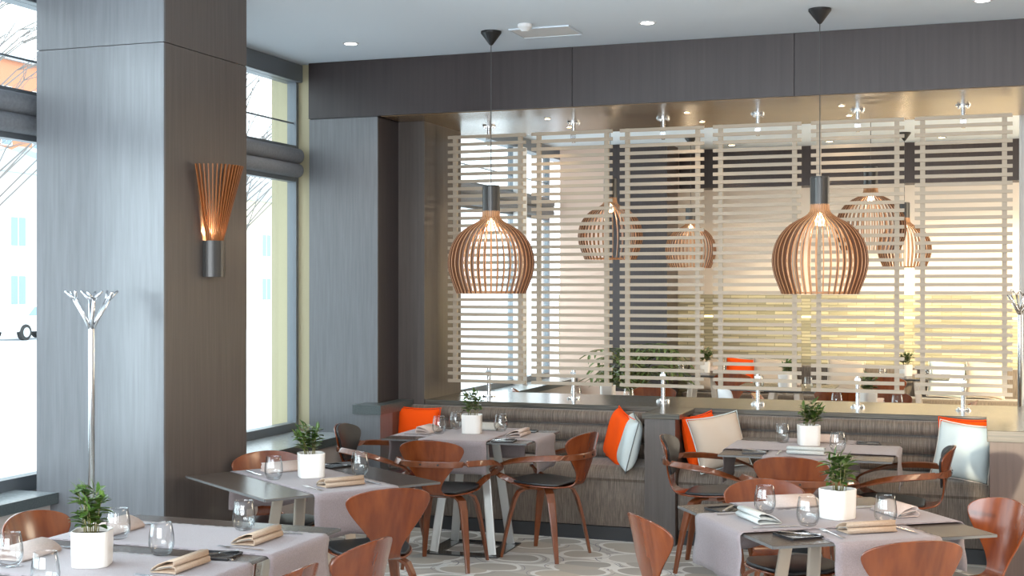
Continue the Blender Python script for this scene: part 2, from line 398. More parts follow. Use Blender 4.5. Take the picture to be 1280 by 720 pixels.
box(.0, 1.6, .013, 1.70, 0, .799).build('core', 'veneer_brown', rend)
box(.0, 1.6, 0, .012, 0, .799).build('front_panel', 'veneer_brown', rend)
box(-.015, 1.6, -.012, 1.71, .80, .866).build('stone_top', 'ledge', rend, bevel=.003)

def banquette(x0, x1, label):
    root = thing('banquette', label, 'sofa', ((x0 + x1) / 2, 8.55, 0), 0, 'channelled banquettes along the ledge')
    w = (x1 - x0) / 2
    box(-w, w, .02, .50, 0, .09).build('plinth', 'darkplinth', root)
    pr = []
    # seat: bulging upholstered front
    for k in range(9):
        a = -PI / 2 * 0 ; tt = k / 8
        pr.append((.012 + .012 * math.cos(PI * (tt - .5)) * -1 + .012, .095 + .30 * tt))
    for k in range(1, 9):
        a = PI - PI / 2 * k / 8
        pr.append((.10 + .09 * math.cos(a), .395 + .10 * math.sin(a)))
    for k in range(1, 7): pr.append((.10 + .37 * k / 6, .495 + .012 * math.sin(PI * k / 6)))
    pr.append((.47, .095))
    MB().extrude_x(pr, -w, w).build('seat', 'fabric', root, smooth=False)
    # back: three rolls
    for k, (z0, z1) in enumerate(((.50, .608), (.61, .728), (.73, .80))):
        h = z1 - z0; q = []
        y = .43
        if k == 2: z1 = .828; h = z1 - z0
        for j in range(13):
            a = PI * j / 12
            q.append((y - .055 * math.sin(a) ** .8 if math.sin(a) > 0 else y, z0 + h * (1 - math.cos(a)) / 2))
        q += [(.475, z1), (.475, z0)]
        pass
        MB().extrude_x(q, -w, w).build('back_roll', 'fabric', root)
    box(-w, w, .476, .489, 0, .829).build('back_frame', 'darkplinth', root)
banquette(-3.96, -2.09, 'left striped brown banquette with rolled back, between the low grey wall end and divider')
banquette(-1.875, .045, 'right striped brown banquette with rolled back, beside the brown counter end')

# ------------------------------------------------------------------ slatted screens
def screen(x0, x1, label, master=None):
    xc = (x0 + x1) / 2; w = (x1 - x0) / 2
    root = thing('slatted_screen', label, 'screen', (xc, 9.37, .8655), 0, 'slatted screens hung over the ledge')
    z0 = .105; nsl = 34; pitch = (1.985 - z0 - .028) / (nsl - 1)
    mb = MB()
    for i in range(nsl):
        z = z0 + i * pitch; mb.box(-w, w, -.022, -.002, z, z + .024)
    mb.build('slats', 'screen', root)
    for s in (-1, 1):
        box(s * (w - .05) - .016, s * (w - .05) + .016, -.0015, .024, z0 - .0, 1.985).build('upright', 'screen', root)
    def post(za, zb, fl):
        mb = MB(); mb.lathe([(.014, za), (.014, zb)], 16, (0, .04, 0)); fz = za if fl == 'b' else zb - .008
        mb.lathe([(.05, fz), (.05, fz + .008)], 20, (0, .04, 0))
        for k in range(4):
            a = PI / 4 + k * PI / 2; mb.lathe([(.008, fz + (-.012 if fl == 't' else .008)), (.008, fz + (0 if fl == 't' else .018))], 8, (.042 * math.cos(a), .04 + .042 * math.sin(a), 0))
        mb.box(-.02, .02, .023, .03, (za + .03 if fl == 't' else zb - .06), (za + .07 if fl == 't' else zb - .02))
        mb.build('post', 'steel', root, smooth=False)
    post(.0, .22, 'b'); post(1.90, 2.054, 't')
    return root
place = ['leftmost of the six slatted screens, in front of the bright windows', 'second slatted screen from the left, behind the left pendant lamp',
         'third slatted screen from the left, mid partition', 'fourth slatted screen from the left, left of the right pendant lamp',
         'fifth slatted screen from the left, behind the right pendant lamp', 'rightmost of the six slatted screens, above the counter end']
for (a, b), l in zip(((-3.83, -3.205), (-3.158, -2.535), (-2.478, -1.86), (-1.795, -1.176), (-1.110, -.488), (-.420, .200)), place):
    screen(a, b, 'greige ' + l)

# ------------------------------------------------------------------ pendants
def pendant(loc, drop, label, group=None):
    """loc at ceiling; bottom of shade at z=drop (absolute)"""
    root = thing('pendant_lamp', label, 'lamp', loc, 0, group)
    H = loc[2]; B = drop - H
    MB().lathe([(.066, -.0005), (.066, -.012), (.012, -.085), (.004, -.09)], 24).build('ceiling_cap', 'black', root, smooth=False)
    MB().lathe([(.0028, -.088), (.0028, B + .70)], 8).build('cord', 'whitecable', root)
    MB().lathe([(.050, B + .48), (.056, B + .48), (.056, B + .682), (.052, B + .685), (.050, B + .682)], 32).build('neck', 'lampneck', root, smooth=False)
    MB().lathe([(0, B + .690), (.052, B + .690), (.052, B + .683), (0, B + .683)], 32).build('neck_cap', 'lampneck', root)
    prof = [(.055, .560), (.056, .52), (.060, .485), (.085, .46), (.125, .438), (.175, .408), (.215, .370), (.250, .318), (.270, .262), (.278, .205), (.276, .165), (.266, .115), (.246, .06), (.222, .0)]
    # resample smooth
    P = []
    for i in range(len(prof) - 1):
        p0 = prof[max(i - 1, 0)]; p1 = prof[i]; p2 = prof[i + 1]; p3 = prof[min(i + 2, len(prof) - 1)]
        for k in range(2):
            t_ = k / 2
            P.append(tuple(.5 * ((2 * p1[q]) + (-p0[q] + p2[q]) * t_ + (2 * p0[q] - 5 * p1[q] + 4 * p2[q] - p3[q]) * t_ ** 2 + (-p0[q] + 3 * p1[q] - 3 * p2[q] + p3[q]) * t_ ** 3) for q in (0, 1)))
    P.append(prof[-1])
    mb = MB(); n = 40
    for i in range(n):
        a = 2 * PI * i / n + .03; c, s = math.cos(a), math.sin(a)
        vs = []
        for r, z in P:
            for dr, dt in ((0, -.0034), (0, .0034), (-.018, .0028), (-.018, -.0028)):
                rr = max(r + dr, .03)
                vs.append((c * rr - s * dt, s * rr + c * dt, B + z))
        m = len(P)
        fs = [(j * 4 + k, j * 4 + (k + 1) % 4, (j + 1) * 4 + (k + 1) % 4, (j + 1) * 4 + k) for j in range(m - 1) for k in range(4)] + [(0, 1, 2, 3), tuple((m - 1) * 4 + k for k in (3, 2, 1, 0))]
        mb.add(vs, fs)
    mb.build2('slat_shade', ('birch', 'laminate'), root, (len(P) - 1) * 4 + 2)
    mb = MB(); mb.lathe([(.196, B + .003), (.202, B + .003), (.202, B + .012), (.196, B + .012), (.196, B + .003)], 48, cap=False)
    mb.build('inner_ring', 'birch', root)
    MB().lathe([(0, B + .40), (.02, B + .402), (.028, B + .43), (.02, B + .47), (.013, B + .49)], 16).build('bulb', 'bulb', root, smooth=True)
    l = bpy.data.lights.new('pendant_bulb_light', 'POINT'); l.energy = 1.6; l.color = (1, .78, .52); l.shadow_soft_size = .035
    lo = bpy.data.objects.new('pendant_bulb_light', l); COL.objects.link(lo); lo.location = (0, 0, B + .36); lo.parent = root
    return root
G = 'slatted wooden pendant lamps'
pendant((-2.95, 7.93, 3.33), 1.655, 'round slatted birch pendant lamp over the table at the left banquette', G)
pendant((-.89, 7.93, 3.33), 1.655, 'round slatted birch pendant lamp over the table at the right banquette', G)
pendant((-2.98, 10.93, 3.33), 1.93, 'pendant lamp behind the second and third slatted screens, in the room beyond', G)
pendant((-.83, 10.95, 3.33), 1.97, 'large pendant lamp behind the fifth slatted screen, in the room beyond', G)
pendant((-2.99, 14.3, 3.33), 1.90, 'small far pendant lamp behind the gap of third and fourth screens', G)
pendant((-.76, 14.6, 3.33), 1.90, 'small far pendant lamp behind the gap of fifth and sixth screens', G)

# ------------------------------------------------------------------ wall sconce (half cone of slats on pillar side)
sc = thing('wall_sconce', 'flared amber slat wall lamp with dark base on the side of the near pillar', 'lamp', (-3.838, 6.06, 1.75))
MB().lathe([(.068, 0), (.068, .19), (.062, .19), (.062, 0)], 24, (.012, 0, 0), cap=False, a0=-PI / 2, a1=PI / 2).build('base', 'lampneck', sc)
MB().box(0, .012, -.072, .072, 0, .19).build('back_plate', 'lampneck', sc)
mb = MB(); n = 22
for i in range(n + 1):
    a = -PI / 2 + PI * i / n; c, s = math.cos(a), math.sin(a)
    def pt(r, z, dr, dt): return (.014 + c * (r + dr) - s * dt, s * (r + dr) + c * dt, z)
    vs = [pt(r, z, dr, dt) for r, z in ((.050, .17), (.060, .20), (.108, .385), (.163, .585)) for dr, dt in ((0, -.0028), (0, .0028), (-.016, .0028), (-.016, -.0028))]
    fs = [(j * 4 + k, j * 4 + (k + 1) % 4, (j + 1) * 4 + (k + 1) % 4, (j + 1) * 4 + k) for j in range(3) for k in range(4)] + [(0, 1, 2, 3), (15, 14, 13, 12)]
    mb.add([(max(x, .001), y, z) for x, y, z in vs], fs)
mb.build2('slat_shade', ('walnut_sconce', 'laminate_brown'), sc, 14)
MB().lathe([(0, .14), (.014, .145), (.018, .175), (.010, .205), (0, .215)], 12, (.035, 0, 0)).build('bulb', 'bulb', sc, smooth=True)
l = bpy.data.lights.new('sconce_light', 'POINT'); l.energy = 3; l.color = (1, .6, .28); l.shadow_soft_size = .015
lo = bpy.data.objects.new('sconce_light', l); COL.objects.link(lo); lo.location = (.05, 0, .24); lo.parent = sc

# ------------------------------------------------------------------ coat stands
def coat(loc, label, rz=0):
    root = thing('coat_stand', label, 'coat stand', loc, rz, 'steel coat stands')
    MB().lathe([(.17, 0), (.17, .012), (.03, .02), (.017, .03)], 32).build('base', 'steel', root, smooth=False)
    MB().lathe([(.0165, .02), (.0165, 1.50), (.012, 1.52)], 20).build('pole', 'steel', root, smooth=True)
    for k in range(6):
        a = k * PI / 3 + .25; c, s = math.cos(a), math.sin(a)
        mb = MB()
        mb.tube([(c * .004, s * .004, 1.49), (c * .03, s * .03, 1.54), (c * .09, s * .09, 1.64)], [.010, .009, .008], 8)
        for q in (-1, 1):
            b = a + q * .28
            mb.tube([(c * .088, s * .088, 1.636), (math.cos(b) * .122, math.sin(b) * .122, 1.675 + q * .003)], [.008, .006], 8)
        mb.build('hook', 'chrome', root, smooth=True)
    return root
coat((-4.05, 5.35, 0), 'brushed steel coat stand with forked hooks in front of the near pillar')
coat((.27, 10.3, 0), 'steel coat stand at the right edge, behind the counter end', .5)

# ------------------------------------------------------------------ ceiling fittings
def downlight(x, y, z, r, label, mat='down', grp='recessed ceiling spots in the front room', e=8, colr=(1, .95, .88), warm=False):
    root = thing('downlight', label, 'ceiling light', (x, y, z), 0, grp)
    MB().lathe([(r * .72, -.001), (r * .72, -.006), (r, -.004), (r, -.0005)], 24, cap=False).build('trim_ring', 'detector' if not warm else 'steel', root)
    MB().lathe([(0, -.0045), (r * .70, -.0045), (r * .70, -.001), (0, -.001)], 24).build('lens', mat, root)
    l = bpy.data.lights.new('spot', 'SPOT'); l.energy = e; l.color = colr; l.spot_size = 1.9; l.spot_blend = .7; l.shadow_soft_size = .03
    lo = bpy.data.objects.new('downlight_spot', l); COL.objects.link(lo); lo.location = (0, 0, -.02); lo.parent = root
downlight(-3.98, 8.0, 3.33, .055, 'recessed ceiling spot above the left pilaster corner', e=20)
downlight(-1.94, 7.98, 3.33, .055, 'recessed ceiling spot midway between the two front pendants', e=20)
downlight(.01, 7.99, 3.33, .055, 'recessed ceiling spot at the top right edge of the picture', e=20)
WS = ('leftmost', 'middle', 'right')
for i, x in enumerate((-2.963, -1.938, -.882)):
    downlight(x, 9.14, 2.92, .026, 'tiny warm soffit spot, front one of the %s pair' % WS[i], 'down_warm', 'warm soffit spots under the header', 4, (1, .66, .32), True)
    downlight(x, 9.68, 2.92, .026, 'tiny warm soffit spot, rear one of the %s pair' % WS[i], 'down_warm', 'warm soffit spots under the header', 4, (1, .66, .32), True)
BS = ('above the far left pendant', 'above the middle of the back room', 'right of the far right pendant')
for i, (x, y) in enumerate(((-2.2, 12.0), (-1.5, 12.6), (-.2, 12.2))):
    downlight(x, y, 3.33, .06, 'back room ceiling spot ' + BS[i], 'down', 'ceiling spots in the back room', 12)
for i, x in enumerate((-2.7, -1.6, -.4)):  # added ceiling spots, put in to brighten the stone wall
    downlight(x, 15.2, 3.33, .05, ('back wall washer spot, ' + ('left', 'middle', 'right')[i] + ' of three'), 'down_warm', 'wall washer spots at the back wall', 22, (1, .78, .5), True)
hatch = thing('access_hatch', 'flush rectangular white ceiling hatch near the left pendant cord', 'hatch', (-2.62, 8.04, 3.33), math.radians(0))
box(-.19, .19, -.14, .14, -.006, -.0005).build('panel', 'detector', hatch)
mb = MB()
for a in ((-.20, .20, -.15, -.143), (-.20, .20, .143, .15), (-.20, -.193, -.1425, .1425), (.193, .20, -.1425, .1425)): mb.box(*a, -.009, -.0005)
mb.build('rim', 'ceiling', hatch)
dt = MB().lathe([(.045, -.0005), (.045, -.02), (.03, -.035), (.02, -.045), (0, -.047)], 24, (0, 0, 0)).build('smoke_detector', 'detector', None, smooth=False)
dt.location = (-2.67, 7.78, 3.33); tag(dt, 'small white round smoke detector on the ceiling beside the hatch', 'smoke detector')

# ------------------------------------------------------------------ chairs
def shell_path():
    # (y, z, halfwidth, sidecurl)
    pts = [(.225, .448, .08), (.215, .452, .125), (.185, .456, .165), (.12, .455, .195), (.04, .450, .205), (-.04, .447, .195), (-.11, .446, .165), (-.165, .447, .125),
           (-.205, .452, .088), (-.235, .466, .066), (-.252, .488, .057), (-.262, .52, .062), (-.270, .56, .086), (-.278, .60, .118), (-.287, .64, .150), (-.297, .68, .180), (-.306, .715, .199),
           (-.312, .738, .203), (-.317, .757, .192), (-.321, .772, .165), (-.325, .786, .12), (-.327, .794, .07), (-.328, .797, .02)]
    return pts
def shell_pt(y, z, w, t, off=0):
    # t in [-1,1]; curl the sides
    x = w * t
    back = min(1, max(0, (z - .47) / .2))
    return (x, y + back * (x * x) * 1.3 - off * back, z + (1 - back) * (x * x) * .35 + off * (1 - back))
def make_chair(arms):
    root = bpy.data.objects.new('dining_chair', None); COL.objects.link(root)
    pts = shell_path()
    rows = [[shell_pt(y, z, w, t_) for t_ in [math.sin(PI / 2 * (k / 6 - 1)) for k in range(13)]] for y, z, w in pts]
    MB().grid(rows).build('shell', 'walnut', root, smooth=True, solid=.010, subs=1)
    # seat pad
    pad = [p for p in pts if p[1] < .46 and p[0] > -.2]
    rows = [[shell_pt(y, z, max(w - .012, .01), t_, .013 + .006 * (1 - t_ * t_)) for t_ in [math.sin(PI / 2 * (k / 6 - 1)) for k in range(13)]] for y, z, w in pad]
    MB().grid(rows).build('seat_pad', 'leather', root, smooth=True, solid=.016, subs=1)
    if arms:
        pad = [p for p in pts if p[1] > .55]
        rows = [[(lambda q: (q[0], q[1] + .016, q[2]))(shell_pt(y, z, max(w - .014, .01), t_)) for t_ in [math.sin(PI / 2 * (k / 6 - 1)) for k in range(13)]] for y, z, w in pad]
        MB().grid(rows).build('back_pad', 'leather', root, smooth=True, solid=.014, subs=1)
    # legs
    for sx in (-1, 1):
        for sy in (-1, 1):
            p = [(sx * .05, sy * .04 - .0, .432), (sx * .11, sy * .085, .430), (sx * .142, sy * .115, .41), (sx * .158, sy * .135, .36), (sx * .176, sy * .16, .25), (sx * .195, sy * .185, .11), (sx * .207, sy * .203, 0)]
            dr = Vector((sx, sy * .9, 0)).normalized()
            nr = [Vector((0, 0, 1)), Vector((0, 0, 1)) + dr * .4, dr + Vector((0, 0, .5)), dr, dr, dr, dr]
            MB().ribbon(p, nr, [.050, .052, .052, .050, .042, .032, .024], [.014, .016, .019, .021, .019, .018, .016]).build('leg', 'walnut_leg', root, bevel=0)
    MB().box(-.07, .07, -.06, .06, .418, .442).build('underframe', 'walnut_leg', root)
    if arms:
        half = [(0, -.302, .650), (.07, -.298, .650), (.14, -.278, .650), (.21, -.225, .650), (.262, -.15, .648), (.298, -.05, .640), (.315, .05, .625), (.310, .14, .600), (.285, .215, .572), (.245, .245, .545), (.205, .225, .517), (.178, .17, .490), (.160, .10, .462), (.12, .05, .437)]
        nh = [(0, 1, 0), (.1, 1, 0), (.35, .9, 0), (.8, .6, .1), (1, .3, .2), (1, .1, .5), (.7, 0, .9), (.4, 0, 1), (.2, .1, 1), (.3, .5, .8), (.6, .5, .6), (.9, .2, .4), (1, 0, .5), (.6, 0, 1)]
        full = [(-x, y, z) for x, y, z in half[:0:-1]] + half
        fn = [Vector((-a, b, c)) for a, b, c in nh[:0:-1]] + [Vector(v) for v in nh]
        # keep ribbon side vector consistent: build both halves separately then join in one mesh
        def halfmesh(sign):
            pp = []; nn = []
            H_ = [Vector((sign * x, y, z)) for x, y, z in half]; N_ = [Vector((sign * a, b, c)) for a, b, c in nh]
            for i in range(len(H_) - 1):
                p0 = H_[max(i - 1, 0)]; p1 = H_[i]; p2 = H_[i + 1]; p3 = H_[min(i + 2, len(H_) - 1)]
                for k in range(3):
                    u = k / 3
                    pp.append(.5 * ((2 * p1) + (-p0 + p2) * u + (2 * p0 - 5 * p1 + 4 * p2 - p3) * u * u + (-p0 + 3 * p1 - 3 * p2 + p3) * u ** 3)); nn.append(N_[i].lerp(N_[i + 1], u))
            pp.append(H_[-1]); nn.append(N_[-1])
            return pp, nn
        mb = MB()
        for s in (1, -1):
            pp, nn = halfmesh(s); mb.ribbon(pp, nn, .036, .013)
        mb.build('armrest', 'walnut_leg', root, smooth=False)
        for sx in (-1, 1):
            MB().lathe([(0, -.002), (.006, -.002), (.006, .002), (0, .002)], 10).xform(Matrix.Translation((sx * .055, -.3095, .650)) @ Matrix.Rotation(PI / 2, 4, 'X')).build('screw', 'black', root)
    return root
armless = make_chair(False); armed = make_chair(True)
used = {}
def chair(proto, key, x, y, deg, label, group, z=0):
    rz = math.radians(deg - 90)
    if key not in used:
        used[key] = 1; o = proto; o.location = (x, y, z); o.rotation_euler.z = rz
        tag(o, label, 'chair', group)
    else: o = dup(proto, (x, y, z), rz, label, group); o['category'] = 'chair'
    return o
A_, C_ = 'bentwood dining chairs without arms', 'bentwood armchairs at the banquette tables'
chair(armed, 'a', -3.08, 7.48, 94, 'walnut armchair with its back to us, at the table by the left banquette', C_)
chair(armed, 'a', -3.66, 7.86, 4, 'armchair with a dark padded back facing right, beside the low grey wall end', C_)
chair(armed, 'a', -2.595, 7.97, 167, 'walnut armchair facing left at the right side of the left banquette table', C_)
chair(armed, 'a', -.955, 7.42, 90, 'walnut armchair with its back to us, at the table by the right banquette', C_)
chair(armed, 'a', -1.51, 7.92, 2, 'armchair facing right, between the grey divider and the right banquette table', C_)
chair(armed, 'a', -.46, 7.90, 180, 'walnut armchair facing left in front of the white cushion', C_)
chair(armless, 'b', -2.70, 5.64, 133, 'walnut chair with wide fan back in front of the table beside the near pillar', A_)
chair(armless, 'b', -3.49, 6.17, -48, 'orange-brown chair back rising behind the table beside the near pillar', A_)
chair(armless, 'b', -3.29, 4.35, 0, 'chair at the lower left below the window sill, left of the potted plant', A_)
chair(armless, 'b', -2.355, 4.33, 174, 'walnut chair with curved back at the right side of the nearest left table', A_)
chair(armless, 'b', -2.38, 3.80, 180, 'walnut chair whose top just shows at the bottom edge, nearest left table', A_)
chair(armless, 'b', -1.03, 5.30, 38, 'pale-lit walnut chair at the left side of the near right table', A_)
chair(armless, 'b', -.37, 5.19, 122, 'dark walnut chair back at the bottom edge, in front of the near right table', A_)
chair(armless, 'b', -.145, 5.82, 216, 'glossy walnut chair at the right edge, facing us from behind the near right table', A_)
chair(armless, 'b', -.81, 5.97, -58, 'amber walnut chair behind the near right table', A_)
BR = 'chairs in the back room seen through the screens'
for x, y, d, l in ((-3.6, 11.15, 20, 'back room chair seen under the leftmost screen'), (-2.75, 11.5, -80, 'back room chair seen under the third screen'), (-1.5, 11.25, 0, 'back room chair seen under the fourth screen'),
                   (-.35, 11.2, 170, 'back room chair seen under the sixth screen'), (-.85, 14.1, 80, 'upright back room chair seen in the gap of the last two screens'), (-1.2, 12.3, 90, 'back room chair at the middle table behind the fourth screen'),
                   (-2.45, 14.1, 90, 'far back room chair near the tall palm'), (-.75, 11.55, -90, 'back room chair behind the fifth screen')):
    chair(armless, 'b', x, y, d, l, BR)

# ------------------------------------------------------------------ tables
def table(x, y, sx, sy, deg, label, group='square dining tables', silver=False):
    root = thing('dining_table', label, 'table', (x, y, 0), math.radians(deg), group)
    box(-sx / 2, sx / 2, -sy / 2, sy / 2, .729, .741).build('tabletop', 'tabletop', root, bevel=.002)
    mb = MB(); e = .004
    for a in ((-sx / 2, sx / 2, -sy / 2 - e, -sy / 2 - .0002), (-sx / 2, sx / 2, sy / 2 + .0002, sy / 2 + e), (-sx / 2 - e, -sx / 2 - .0002, -sy / 2, sy / 2), (sx / 2 + .0002, sx / 2 + e, -sy / 2, sy / 2)): mb.box(*a, .7295, .7395)
    mb.build('edge_band', 'tableedge', root)
    cs = [0] if sy < 1.2 else [-.46, .46]
    lm = 'legpaint_silver' if silver else 'legpaint'
    for cy in cs:
        mb = box(-.18, .18, cy - .18, cy + .18, .700, .7288); mb.build('underplate', 'black', root)
        for qx in (-1, 1):
            for qy in (-1, 1):
                top = Vector((qx * .115, cy + qy * .115, .70)); bot = Vector((qx * .195, cy + qy * .195, .010))
                MB().ribbon([bot, top], Vector((0, 1, 0)), .055, .014).build('leg', lm, root)
        mb = MB(); o, i_ = .25, .15
        for a in ((-o, o, cy - o, cy - i_), (-o, o, cy + i_, cy + o), (-o, -i_, cy - i_, cy + i_), (i_, o, cy - i_, cy + i_)): mb.box(*a, 0.0, .009)
        mb.build('base_plate', 'mirror_black', root)
    return root
table(-2.87, 3.79, .95, 1.86, 0, 'long dark dining table at the lower left corner', None)
table(-3.15, 5.89, .93, .93, 55, 'dark square table turned cornerwise beside the near pillar')
table(-3.10, 7.995, .95, .76, 2, 'square table laid for dinner in front of the left banquette', silver=True)
table(-.935, 7.98, .95, .95, 0, 'square table in front of the right banquette')
table(-.595, 5.58, .94, .94, 34, 'square table turned cornerwise at the lower right, nearest the camera')
TB = 'tables in the back room'
BT = [(-2.98, 10.85, 'back room table under the pendant behind the second screen'), (-.85, 10.9, 'back room table under the large pendant behind the fifth screen'),
      (-1.75, 12.75, 'back room table in the middle behind the fourth screen'), (-.76, 14.75, 'farthest back room table at the right, near the stone wall'), (-2.9, 14.6, 'farthest back room table at the left, near the palm')]
for x, y, l in BT: table(x, y, .9, .9, 0, l, TB)

# ------------------------------------------------------------------ runners
def runner(cx, cy, deg, half, label, layer=0, width=.45, drop=.205, lo=True, hi=True):
    """cloth strip running along local x at direction deg, folded over both table edges"""
    z = .7425 + layer * .0045
    root = thing('table_runner', label, 'table runner', (cx, cy, .74), math.radians(deg), 'mauve grey linen runners')
    pr = []; hx = half + .0075 + layer * .004
    def edge(sgn, has):
        e = []
        if has:
            for k in range(9): e.append((sgn * (hx + .006 + .004 * math.sin(k)), z - .74 - drop + (drop - .012) * k / 8))
            for k in range(1, 5):
                a = PI / 2 * k / 4; e.append((sgn * (hx - .010 + .016 * math.cos(a)), z - .74 - .012 + .012 * math.sin(a)))
        else: e.append((sgn * (hx - .03), z - .74))
        return e
    le = edge(-1, lo); re = edge(1, hi)
    mid = [(-hx + .012 + (2 * hx - .024) * k / 24, z - .74) for k in range(1, 24)]
    path = le + mid + re[::-1]
    rows = []
    for i, (px, pz) in enumerate(path):
        row = []
        hang = max(0, -pz) / drop
        for j in range(13):
            w = -width / 2 + width * j / 12
            wave = hang * .010 * math.sin(j * .95 + (1 if px > 0 else 3)) + hang * .004
            row.append((px + (1 if px > 0 else -1) * (abs(wave)), w * (1 + .02 * hang), pz + .0 + (hang > .97) * .006 * math.sin(j * 1.1)))
        rows.append(row)
    MB().grid(rows).build('cloth', 'cloth', root, smooth=True, solid=.0016, off=0)
    # hem stitches along both long sides
    mb = MB()
    for s in (-1, 1):
        k = 0
        x = -hx + .05
        while x < hx - .05:
            if k % 3 != 2: mb.box(x, x + .022, s * (width / 2 - .006) - .001, s * (width / 2 - .006) + .001, z - .7392, z - .7384)
            x += .035; k += 1
    mb.build('hem_stitching', 'stitch', root)
    return root
runner(-2.87, 4.365, 0, .475, 'mauve runner across the far half of the nearest left table')
runner(-2.87, 3.80, 0, .475, 'mauve runner under the plant on the nearest left table')
runner(-3.15, 5.89, 145, .465, 'mauve runner across the table beside the near pillar')
runner(-3.10, 7.995, 2, .475, 'sideways mauve runner on the left banquette table')
runner(-3.10, 7.995, 92, .38, 'runner hanging towards us from the left banquette table', 1)
runner(-.935, 7.98, 90, .475, 'runner hanging towards us from the right banquette table')
runner(-.935, 7.98, 0, .475, 'sideways mauve runner on the right banquette table', 1)
runner(-.595, 5.58, 124, .47, 'brown-mauve runner hanging towards us from the near right table')
runner(-.595, 5.58, 34, .47, 'runner with pale hanging end at the left of the near right table', 1)
ZT = {0: .7436, 1: .7482}

# ------------------------------------------------------------------ tableware
def make_napkin():
    # S-folded linen: two rolls stacked at the front, thin at the back; profile in (y,z), extruded in x
    c = []
    c += [(.070, .003), (.02, .004), (-.03, .005)]
    for k in range(9):
        a = -PI / 2 - PI * k / 8; c.append((-.048 + .0105 * math.cos(a), .0145 + .0105 * math.sin(a)))
    c += [(-.02, .0245), (.03, .0165), (.06, .0080)]
    c += [(.03, .0215), (-.02, .029)]
    for k in range(9):
        a = -PI / 2 - PI * k / 8; c.append((-.040 + .0095 * math.cos(a), .0385 + .0095 * math.sin(a)))
    c += [(-.01, .046), (.03, .034), (.055, .020), (.074, .006)]
    return c
NP = [(y * .78, z * .92 + .0004) for y, z in make_napkin()]
def napkin(x, y, deg, z, mat, label, w=.21):
    root = thing('folded_napkin', label, 'napkin', (x, y, z), math.radians(deg - 90), 'folded linen napkins')
    rows = [[(xx + (.004 * math.sin(3 * q[1] * 100)), q[0], q[1]) for q in NP] for xx in (-w / 2, 0, w / 2)]
    MB().grid(rows).build('cloth', mat, root, smooth=True, solid=.0030, off=0)
    rows = [[(xx, q[0], q[1] + .0) for q in [(.050, .0085), (.023, .0178), (-.016, .0248), (-.028, .0255)]] for xx in (-w / 2 - .003, w / 2 - .03)]
    MB().grid(rows).build('lining', 'piping', root, smooth=True, solid=.0015, off=0)  # dark sheet inside the fold, standing for the shade in its opening
    return root
def make_glass():
    root = bpy.data.objects.new('water_glass', None); COL.objects.link(root)
    out = [(.0, .0), (.022, .0005), (.031, .004), (.039, .016), (.0445, .034), (.0455, .050), (.0435, .075), (.039, .100), (.0362, .115)]
    inn = [(.0350, .115), (.0378, .100), (.0423, .075), (.0442, .050), (.0430, .036), (.037, .020), (.028, .011), (.014, .008), (0, .0078)]
    MB().lathe(out + [(.0356, .1158)] + inn, 40, cap=False).build('bowl', 'glass', root, smooth=True)
    return root
GL = make_glass(); gu = [0]
def glass(x, y, z, label):
    if not gu[0]: gu[0] = 1; GL.location = (x, y, z); tag(GL, label, 'glass', 'stemless water glasses')
    else: dup(GL, (x, y, z), random.uniform(0, 6), label); 
def plate(x, y, deg, z, label):
    root = thing('side_plate', label, 'plate', (x, y, z), math.radians(deg - 90), 'square black side plates')
    s = .065
    MB().box(-s, s, -s, s, 0, .004).build('dish', 'blackplate', root, bevel=.001)
    mb = MB()
    for a in ((-s - .004, s + .004, -s - .004, -s), (-s - .004, s + .004, s, s + .004), (-s - .004, -s, -s, s), (s, s + .004, -s, s)): mb.box(*a, .001, .009)
    mb.build('rim', 'blackplate', root)
def knife(x, y, deg, z, label, L=.20):
    rows = MB().ribbon([(0, -L / 2, .003), (0, -L * .05, .003)], (0, 0, 1), [.010, .013], .005)
    root = thing('table_knife', label, 'knife', (x, y, z), math.radians(deg - 90), 'table knives')
    rows.build('handle', 'cutlery', root)
    MB().ribbon([(0, -L * .049, .0025), (0, L * .1, .0025), (0, L * .4, .0025), (.003, L * .5, .0025)], (0, 0, 1), [.011, .017, .016, .004], .0018).build('blade', 'cutlery', root)
def fork(x, y, deg, z, label, L=.19):
    root = thing('table_fork', label, 'fork', (x, y, z), math.radians(deg - 90), 'table forks')
    MB().ribbon([(0, -L / 2, .003), (0, 0, .004), (0, L * .2, .005)], (0, 0, 1), [.014, .007, .008], .0022).build('handle', 'cutlery', root)
    mb = MB().ribbon([(0, L * .2, .005), (0, L * .26, .004), (0, L * .32, .004)], (0, 0, 1), [.008, .022, .023], .002)
    for k in range(4): mb.ribbon([(-.009 + .006 * k, L * .31, .004), (-.009 + .006 * k, L * .5, .007)], (0, 0, 1), [.0035, .002], .0018)
    mb.build('head', 'cutlery', root)
# place settings: (table centre, facing, z, side words, napkin material, options)
def setting(c, deg, z, side, tname, nm='napkin_tan', opts='nkfpb'):
    f = fxy(deg); r = Vector((f.y, -f.x, 0)); C0 = Vector((c[0], c[1], 0))
    def W(lx, ly): p = C0 + r * lx + f * ly; return p.x, p.y
    if 'n' in opts: napkin(*W(0, -.315), deg, z, nm, 'folded napkin at %s, %s' % (side, tname))
    if 'k' in opts: knife(*W(.165, -.31), deg, z, 'steel knife right of the napkin at %s, %s' % (side, tname))
    if 'f' in opts: fork(*W(-.155, -.33), deg, z, 'steel fork left of the napkin at %s, %s' % (side, tname))
    if 'p' in opts: plate(*W(-.295, -.32), deg + 8, .7412 if 'l' in opts else z, 'black side plate at %s, %s' % (side, tname))
    if 'b' in opts: knife(*W(-.285, -.315), deg + 52, (.7412 if 'l' in opts else z) + .0095, 'butter knife lying on the plate at %s, %s' % (side, tname), .16)
T5 = 'near right table'; E_ = (-.595, 5.58)
